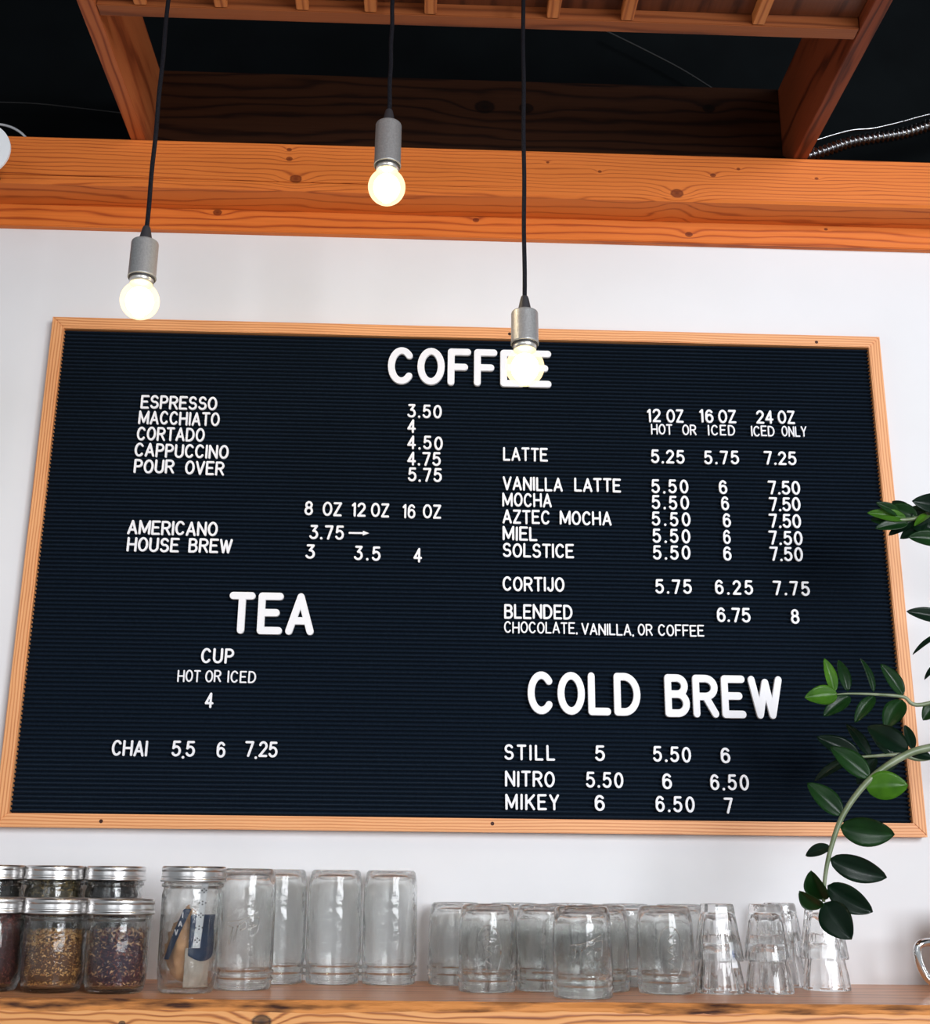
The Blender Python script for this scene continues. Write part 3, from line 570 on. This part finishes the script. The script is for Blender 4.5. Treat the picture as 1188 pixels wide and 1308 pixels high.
def flakes(name, R, zf, n, cols, core, px, label, p, size=.0035, long=1.0, top=.01):
    """loose dried tea: a lumpy core covered with separate small flakes"""
    bm = NB(); prof = [(0, .0085), (R*.5, .0085), (R*.8, .009), (R*.93, .014), (R*.96, .03), (R*.96, zf-.012), (R*.7, zf), (0, zf+.003)]
    bmesh.ops.create_icosphere  # keep bmesh ops available
    lathe(bm, prof, 30)
    for v in bm.verts:
        k = noise.noise(v.co*90)*.0016; v.co.x *= 1-abs(k)/R; v.co.y *= 1-abs(k)/R
        if v.co.z > zf-.02: v.co.z += top*.5*noise.noise(Vector((v.co.x*60+px, v.co.y*60, 0)))
    for f in bm.faces: f.material_index = 1
    for i in range(n):
        a_ = random.uniform(0, 2*PI)
        if random.random() < .80: z = random.uniform(.010, zf); r = R*.955*random.uniform(.965, 1)*(1 if z > .02 else .96)
        else: r = R*.93*math.sqrt(random.random()); z = zf+random.uniform(-.002, .0045)
        c_ = Vector((r*math.cos(a_), r*math.sin(a_), z)); s = size*random.uniform(.5, 1.25); d1 = Vector((random.gauss(0, 1), random.gauss(0, 1), random.gauss(0, 1))); nn = Vector((math.cos(a_), math.sin(a_), 0)); d1 = (d1-nn*d1.dot(nn)*.70).normalized(); d2 = nn.cross(d1)
        q = [c_+d1*s*long, c_+d2*s*.35+nn*.0004, c_-d1*s*long, c_-d2*s*.35]
        for v_ in q:
            rr = math.hypot(v_.x, v_.y)
            if rr > R: v_.x *= R/rr; v_.y *= R/rr
            v_.z = max(v_.z, .0085)
        f = bm.faces.new([bm.verts.new(v_) for v_ in q]); f.material_index = 0
    me = bpy.data.meshes.new(name); bm.to_mesh(me); bm.free(); me.materials.append(island(name, cols)); me.materials.append(core)
    o = bpy.data.objects.new('loose_tea', me); C.objects.link(o); o.location = p; tag(o, label, 'tea', None, 'stuff')
def lidded(kind, px, yb, label, tea=None, rz=0):
    R, H = KIND[kind]; p = place(px, yb, R); p.z += .0002
    t = thing('storage_jar', label, 'jar', p, 'lidded jars on the left of the shelf', rz); obj('jar_body', jar_mesh(R, H, kind), M_JAR, t, True); lid_parts(R, H, t)
    if tea: zf, n, cols, core, lb, sz, lg = tea; flakes('tea', R*.86, zf*H, n, cols, mat('tea_core', core, .9), px, lb, p, sz, lg)
    return p
GOLD = [(.10, .03, .012), (.62, .30, .08), (.85, .55, .24), (.22, .07, .02), (.72, .38, .11), (.05, .02, .012), (.50, .20, .05)]
RED = [(.06, .012, .012), (.16, .03, .025), (.03, .01, .012), (.24, .07, .05), (.05, .02, .02)]
PURP = [(.012, .008, .02), (.05, .02, .06), (.25, .07, .04), (.02, .012, .035), (.70, .42, .22), (.015, .01, .025), (.14, .03, .03)]
GRN = [(.05, .045, .02), (.14, .10, .03), (.25, .17, .05), (.03, .03, .02)]
DRK = [(.012, .012, .014), (.04, .03, .025), (.02, .02, .02), (.07, .055, .04)]
lidded('tall', -21, 1259, 'tall lidded jar behind, cut off by the left edge', (.86, 2400, DRK, (.01, .01, .01), 'black tea in the back jar at the left edge', .003, 1.0))
lidded('tall', 57, 1259, 'tall lidded jar behind the golden tea jar', (.86, 2400, GRN, (.04, .03, .012), 'olive green dried tea in the middle back jar', .003, 1.0))
lidded('tall', 135, 1259, 'tall lidded jar behind the dark purple tea jar', (.86, 2400, DRK, (.012, .011, .012), 'dark dried tea in the right back jar', .003, 1.0))
lidded('pint', -17, 1269, 'short lidded jar at the left edge with dark red tea', (.80, 3000, RED, (.04, .01, .01), 'dark red dried tea in the leftmost front jar', .0028, 1.0))
lidded('pint', 64, 1270.5, 'short lidded jar of golden brown tea, middle of front three', (.62, 5200, GOLD, (.10, .04, .015), 'golden brown chopped herbal tea in the middle front jar', .0022, .85))
lidded('pint', 145, 1271.5, 'short lidded jar of dark purple tea with light petals', (.64, 3600, PURP, (.03, .012, .03), 'dark purple tea with pale petals in the front jar', .0032, 1.1))
pB = lidded('tall', 237, 1271, 'tall lidded jar holding a tan bag and navy cloth')
# contents of the tall lidded jar
RI = KIND['tall'][0]*.85
def patch(name, a0, a1, z0, z1, rad, m_, label, cat, shear=0, na=18, nz=20, crumple=0, th=.0007, edge=None):
    bm = NB(); g = []
    for j in range(nz+1):
        row = []
        for i in range(na+1):
            u, v = i/na, j/nz; a_ = math.radians(a0+(a1-a0)*u+shear*v); z = z0+(z1-z0)*v+(edge(u)*(1-v) if edge else 0)
            r = rad-crumple*abs(noise.noise(Vector((a_*5, z*70, rad*100))))-crumple*.6*abs(noise.noise(Vector((a_*14, z*160, 3))))
            row.append(bm.verts.new((r*math.cos(a_), r*math.sin(a_), z)))
        g.append(row)
    for j in range(nz):
        for i in range(na): bm.faces.new((g[j][i], g[j][i+1], g[j+1][i+1], g[j+1][i]))
    bmesh.ops.solidify(bm, geom=bm.faces[:], thickness=th)
    o = obj(name, bm, m_, None, True); o.location = pB; o.scale.z = .84; return tag(o, label, cat) if label else o
M_TAN = noisy('tan_paper', (.60, .34, .17), (.38, .19, .08), 40, .7, .4); M_PALE = noisy('pale_cloth', (.72, .66, .58), (.6, .53, .45), 50, .8, .4)
M_NAVY = noisy('navy_cloth', (.008, .028, .085), (.014, .045, .12), 80, .8, .3); M_WHITE = mat('white_ribbon_cloth', (.85, .86, .88), .7)
bm = NB(); bmesh.ops.create_icosphere(bm, subdivisions=4, radius=1)
for v in bm.verts:
    n1 = noise.noise(v.co*2.3)*.22+abs(noise.noise(v.co*5))*-.25; s_ = 1+n1; zz = v.co.z; tp = 1-.42*max(0, zz)
    v.co = Vector((v.co.x*s_*RI*.82*tp-.003, v.co.y*s_*RI*.84*tp, .0655+zz*.055*min(s_, 1.02)))
o = obj('paper_bag', bm, M_TAN, None, True); o.location = pB; o.scale.z = .84; tag(o, 'crumpled tan paper bag inside the tall lidded jar', 'bag')
patch('pale_cloth', 272, 335, .009, .062, RI*.93, M_PALE, 'pale folded cloth low inside the tall lidded jar', 'cloth', crumple=.003)
patch('navy_cloth', 279, 345, .052, .108, RI*.965, M_NAVY, 'dark blue cloth inside the tall lidded jar at right', 'cloth', crumple=.001, edge=lambda u: -.008*math.sin(u*PI))
rib = patch('white_ribbon', 287, 303, .062, .152, RI*.99, M_WHITE, 'white ribbon printed with small black crosses in the jar', 'ribbon', shear=10)
for k in range(5):
    v = .12+.19*k; z = .062+.09*v; a_ = math.radians(295+10*v); bm = NB(); r = RI*.99+.0004
    for du, dv in (((0, .0026), (0, -.0026), (.0026, 0), (-.0026, 0)) if k % 2 == 0 else ((-.004, 0), (.004, 0), (0, .002), (0, -.002))):
        aa = a_+du/r; c_ = Vector((r*math.cos(aa), r*math.sin(aa), z+dv)); tt = Vector((-math.sin(aa), math.cos(aa), 0)); up = Vector((0, 0, 1)); s = .0011
        bm.faces.new([bm.verts.new(c_+tt*x_*s+up*y_*s) for x_, y_ in ((-1, 0), (0, -1.3), (1, 0), (0, 1.3))])
    obj('printed_cross', bm, M_MARK, rib)
st_ = patch('navy_strap', 220, 236, .046, .116, RI*.975, M_NAVY, 'narrow navy strap with white lettering slanting across the tan bag', 'strap', shear=44)
for k, ch in enumerate('VAI'):
    v = .52+.17*k; z = .046+.070*v; a_ = math.radians(228+44*v); r = RI*.975+.0006
    me, w_ = glyph(ch, 'mid'); me = me.copy(); o = bpy.data.objects.new('strap_letter', me); C.objects.link(o); o.parent = st_
    o.scale = (.007, .008, .0004); o.location = (r*math.cos(a_-.07), r*math.sin(a_-.07), z-.003); o.rotation_euler = (PI/2, 0, a_+PI/2)

# upturned jars (pixel x of the centre, lowest visible rim y)
upturned('tall', 352, 1257.5, 'tall upturned jar standing second, behind its left neighbour')
upturned('tall', 309, 1266.5, 'tall upturned jar beside the lidded jar with cloth', 'script')
upturned('tall', 424, 1259, 'third tall upturned jar from the left, clear and unmarked')
upturned('tall', 496, 1259, 'rightmost tall upturned jar with a dark line along its top')
upturned('small', 581, 1257, 'short upturned jar at the left end of its group, at the back')
upturned('small', 657, 1257, 'short upturned jar at the back, behind the oval marked one')
upturned('small', 730, 1257, 'short upturned jar at the back, behind the most forward one')
upturned('small', 622, 1269.5, 'short upturned jar with an embossed oval on its side', 'oval')
upturned('small', 695, 1268, 'short upturned jar just left of the most forward one')
upturned('small', 745, 1277.5, 'short upturned jar standing most forward near the shelf edge', 'script')
upturned('small', 769, 1268.5, 'short upturned jar partly hidden right of the most forward one')
upturned('small', 872, 1258.5, 'short upturned jar at the back, beside the stacked tumblers')
upturned('small', 801, 1257, 'short upturned jar at the back, between two front jars')
upturned('small', 852, 1271.5, 'short upturned jar at the front, next to the stacked tumblers', 'oval')

# tumblers, stacked mouth down two high
def tumbler_mesh():
    H = .0690; rb, rt, t = .0210, .0315, .0026
    def fr(a_, i):
        n = 9; k = (a_*n/(2*PI)) % 1; d = abs(k-.5)*2
        facet = math.cos(PI/n)/math.cos((k-.5)*2*PI/n)
        wgt = [0, 1, 1, 1, 1, .8, .35, 0, 0, 0][i] if i < 10 else 0
        if i >= 11: return 1+.03*math.cos(a_*n)*(1 if i < 15 else .4)
        return 1+(facet*1.02-1)*wgt
    o = [(0, .002), (rb*.80, .001), (rb*.97, 0), (rb*1.02, .003), (rb+(rt-rb)*.25, H*.25), (rb+(rt-rb)*.45, H*.45), (rb+(rt-rb)*.62, H*.60), (rb+(rt-rb)*.74, H*.72), (rt-.0005, H-.002), (rt-.001, H)]
    i = [(rt-t, H), (rt-t-.0006, H-.004), (rb+(rt-rb)*.6-t, H*.6), (rb+(rt-rb)*.3-t*1.1, H*.3), (rb*.82, H*.19), (rb*.5, H*.16), (0, H*.155)]
    bm = lathe(NB(), o+i, 54, fr=fr); bm.transform(Matrix.Translation((0, 0, H)) @ Matrix.Rotation(PI, 4, 'X')); return bm
TM = []
def tumbler(p, dz, rz, label, sticker=False):
    t = thing('glass_tumbler', label, 'glass', (p.x, p.y, p.z+dz), 'upturned tumblers stacked in pairs', rz)
    if not TM: TM.append(obj('tumbler_body', tumbler_mesh(), M_TUMB, t, False))
    else:
        o = TM[0].copy(); C.objects.link(o); o.parent = t
    if sticker:
        bm = NB(); g = []
        for j in range(7):
            z = .062-.031*j/6; r = .0315-.0105*z/.069+.0006
            g.append([bm.verts.new((r*math.cos(a_), r*math.sin(a_), z)) for a_ in [math.radians(-68+22*i/5)-rz for i in range(6)]])
        for j in range(6):
            for i in range(5): bm.faces.new((g[j][i], g[j][i+1], g[j+1][i+1], g[j+1][i]))
        s_ = obj('paper_label', bm, mat('label_paper', (.86, .88, .90), .6), t, True)
        r = .0315-.0105*.048/.069+.0014; a_ = math.radians(-57)-rz; c_ = Vector((r*math.cos(a_), r*math.sin(a_), .046)); tt = Vector((-math.sin(a_), math.cos(a_), 0)); bm = NB()
        for k in range(3): tube(bm, [c_+tt*(.0026*math.cos(q_))+Vector((0, 0, .002*math.sin(q_)-.003+k*.003)) for q_ in [x_*PI/6 for x_ in range(12)]], .00035, 5)
        obj('blue_print', bm, mat('blue_ink', (.03, .12, .45), .5), t)
for px, yb, rz, who, stk in ((921, 1271, .2, 'left', 1), (984, 1271, .55, 'middle front', 0), (1002, 1257.5, .1, 'middle back', 0), (1057, 1267, .8, 'right', 0)):
    p = place(px, yb, .0315); p.z += .0002; last = 'lowest in the %s stack' % who
    tumbler(p, 0, rz, 'clear faceted tumbler, lower glass of the %s stack' % who, stk)
    tumbler(p, .0385, rz, 'clear faceted tumbler, upper glass of the %s stack' % who)

# steel pitcher whose handle shows at the right edge
pp = at(1186, 1262, -.11); hx = at(1172, 1206, pp.y); pc = Vector((pp.x+.095, pp.y+.02, ZS+.0002))
t = thing('steel_pitcher', 'polished steel handle of a pitcher at the right edge of shelf', 'pitcher', pc)
bm = NB(); lathe(bm, [(0, 0), (.040, 0), (.044, .003), (.045, .02), (.038, .07), (.036, .095), (.040, .105), (.0392, .105), (.035, .095), (.037, .07), (.044, .02), (.042, .004), (0, .003)], 48); obj('body', bm, M_STEEL, t, True)
h = [hx+Vector((.075, .02, -.004)), hx+Vector((.03, .006, .002)), hx+Vector((.006, 0, .001)), hx+Vector((-.001, 0, -.008)), hx.lerp(pp, .5)+Vector((-.003, 0, 0)), pp+Vector((.002, 0, .010)), pp+Vector((.02, .006, .004)), pp+Vector((.058, .018, .012))]
bm = NB(); tube(bm, [q_-pc for q_ in spline(h, 8)], .0052, 14); obj('handle', bm, M_STEEL, t, True)

# ---------------------------------------------------------------- plant
def leafmat(name, a, c_):
    M = noisy(name, a, c_, 35, .33, .15, 3); n, l, b = nt(M); b.inputs['Coat Weight'].default_value = .08; b.inputs['Specular IOR Level'].default_value = .35; b.inputs['Subsurface Weight'].default_value = 0.0; return M
M_LF = [leafmat('leaf_green', (.008, .042, .010), (.016, .070, .014)), leafmat('leaf_dark', (.004, .020, .010), (.008, .032, .015)), leafmat('leaf_bright', (.05, .17, .012), (.10, .28, .02))]
M_STEM = noisy('plant_stem', (.10, .14, .06), (.22, .26, .16), 40, .4, .2)
pot = Vector((.93, -.15, ZS))
pl = thing('potted_plant', 'arching green plant with glossy leaves entering from the right', 'plant', pot)
bm = NB(); lathe(bm, [(0, 0), (.065, 0), (.072, .004), (.088, .135), (.092, .14), (.092, .15), (.084, .15), (.080, .13), (0, .128)], 48); obj('pot', bm, M_POT, pl, True)
bm = NB(); lathe(bm, [(0, .1285), (.079, .1285), (.078, .135), (.04, .139), (0, .140)], 32); obj('soil', bm, M_SOIL, pl, True)
def stem(pts, r0, r1):
    P = spline(pts, 8); n = len(P); bm = NB(); tube(bm, [p-pot for p in P], [r0+(r1-r0)*i/(n-1) for i in range(n)], 12); return obj('stem', bm, M_STEM, pl, True)
base = pot+Vector((0, 0, .13))
Y1, Y2, Y3, Y4 = -.20, -.22, -.28, -.12
stem([base+Vector((-.01, .0, 0)), Vector((.90, -.17, -.2)), Vector((.80, Y1, .02)), at(1230, 640, Y1), at(1188, 657, Y1), at(1165, 663, Y1), at(1140, 664, Y1), at(1122, 660, Y1)], .006, .0014)
stem([base+Vector((-.02, -.01, 0)), Vector((.87, -.2, -.28)), Vector((.75, Y2, -.17)), at(1188, 898, Y2), at(1153, 890, Y2), at(1118, 887, Y2), at(1086, 886, Y2), at(1068, 887, Y2)], .0042, .0009)
stem([base+Vector((-.02, -.03, 0)), Vector((.85, -.24, -.30)), Vector((.72, Y3, -.235)), at(1215, 951, Y3), at(1188, 955, Y3), at(1160, 963, Y3), at(1125, 984, Y3), at(1098, 1010, Y3), at(1075, 1045, Y3), at(1061, 1085, Y3), at(1054, 1120, Y3), at(1052, 1152, Y3)], .0065, .0020)
stem([base+Vector((-.03, .02, 0)), Vector((.84, -.12, -.30)), Vector((.74, Y4, -.25)), at(1188, 968, Y4), at(1150, 964, Y4), at(1112, 966, Y4), at(1085, 968, Y4)], .005, .0014)
stem([base+Vector((-.03, .0, 0)), Vector((.85, -.16, -.25)), Vector((.76, -.16, -.1)), at(1215, 790, -.16), at(1198, 792, -.16)], .005, .002)
def leaf(x0, y0, x1, y1, wpx, Y, mi=0, dy=0, tilt=.3, bend=.12):
    a = at(x0, y0, Y); b = at(x1, y1, Y+dy); ax = b-a; L = ax.length; ax.normalize(); wd = (at(x0+wpx, y0, Y)-at(x0, y0, Y)).length/2
    view = (CP-(a+b)/2).normalized(); nv = (view-ax*view.dot(ax)).normalized(); sd = ax.cross(nv); nv = (nv*math.cos(tilt)+sd*math.sin(tilt)).normalized(); sd = ax.cross(nv).normalized()
    wd /= max(.35, math.cos(tilt)); bm = NB(); N, K = 14, 4; g = []
    for i in range(N+1):
        t_ = i/N; wv = wd*(math.sin(PI*min(1, t_**.82))**.72)*(1 if t_ < .999 else 0)+.0004; row = []
        for k in range(-K, K+1):
            s_ = k/K; p = a+ax*L*t_+sd*wv*s_+nv*(wd*.28*abs(s_)**1.3*math.sin(PI*t_)-L*bend*(t_-.5)**2*2+L*bend*.5)-(nv*.0009 if k == 0 else Vector())
            row.append(bm.verts.new(p-pot))
        g.append(row)
    for i in range(N):
        for k in range(2*K): bm.faces.new((g[i][k], g[i][k+1], g[i+1][k+1], g[i+1][k]))
    bmesh.ops.solidify(bm, geom=bm.faces[:], thickness=.0006)
    return obj('leaf', bm, M_LF[mi], pl, True)
for q in [
 (1073, 1056, 1143, 1066, 35, Y3, 0, 0, .25), (1060, 1097, 1133, 1121, 31, Y3, 1, 0, .2), (1057, 1131, 1115, 1165, 32, Y3, 1, -.01, .25), (1053, 1153, 1088, 1200, 40, Y3, 1, -.015, .15),
 (1061, 1082, 1029, 1093, 14, Y3, 1, .02, .5), (1052, 1150, 1036, 1112, 26, Y3, 0, -.015, -.6), (1050, 1160, 1021, 1138, 20, Y3, 0, -.01, -.7),
 (1111, 993, 1061, 954, 26, Y3, 0, .01, .3), (1106, 1006, 1160, 1003, 35, Y3, 2, -.01, -.2), (1076, 1041, 1031, 1000, 26, Y3, 0, .01, .3),
 (1160, 959, 1108, 928, 28, Y3, 1, .03, .3), (1166, 958, 1156, 926, 12, Y3, 1, .02, .4), (1120, 986, 1152, 962, 12, Y3, 1, .03, .6), (1190, 968, 1160, 964, 12, Y3, 1, .01, .7),
 (1154, 888, 1125, 848, 17, Y2, 0, .0, .4), (1116, 884, 1099, 841, 8, Y2, 0, .01, .9), (1083, 883, 1071, 843, 14, Y2, 0, .01, .4), (1066, 884, 1053, 841, 14, Y2, 2, .0, .4),
 (1070, 887, 1028, 891, 24, Y2, 2, .0, .2), (1086, 889, 1052, 915, 19, Y2, 0, 0, .3), (1117, 889, 1092, 923, 16, Y2, 0, 0, .3), (1153, 894, 1131, 931, 25, Y2, 0, 0, .3), (1200, 898, 1179, 920, 20, Y2, 0, 0, .3),
 (1158, 662, 1108, 655, 15, Y1, 2, 0, .3), (1150, 657, 1119, 642, 12, Y1, 0, -.01, .4), (1172, 660, 1134, 648, 21, Y1, 0, .01, .2), (1160, 668, 1118, 675, 15, Y1, 0, 0, .4), (1172, 664, 1135, 684, 13, Y1, 1, .01, .5),
 (1212, 648, 1165, 640, 26, Y1, 1, -.01, .2), (1205, 690, 1160, 686, 20, Y1, 0, 0, .3), (1200, 676, 1160, 668, 22, Y1, 1, .01, .3), (1190, 655, 1168, 672, 9, Y1, 2, -.01, .6),
 (1165, 661, 1140, 640, 16, Y1, 1, .02, .3), (1180, 656, 1150, 668, 18, Y1, 1, .02, .2), (1195, 662, 1160, 650, 18, Y1, 0, .03, .3), (1185, 668, 1150, 688, 16, Y1, 1, .02, .3), (1140, 664, 1112, 664, 12, Y1, 0, .01, .2), (1225, 675, 1180, 690, 20, Y1, 1, .01, .2),
 (1205, 790, 1158, 781, 17, -.16, 1, 0, .3), (1205, 808, 1166, 836, 6, -.16, 1, 0, .8), (1205, 845, 1181, 868, 7, -.16, 1, 0, .8),
 (1098, 968, 1043, 941, 24, Y4, 1, 0, .3), (1112, 966, 1081, 925, 14, Y4, 1, .02, .4), (1088, 969, 1040, 998, 12, Y4, 1, .02, .6), (1120, 968, 1095, 1002, 18, Y4, 1, .02, .5), (1140, 965, 1112, 935, 16, Y4, 1, .01, .5)]:
    leaf(*q)
bpy.context.view_layer.update()
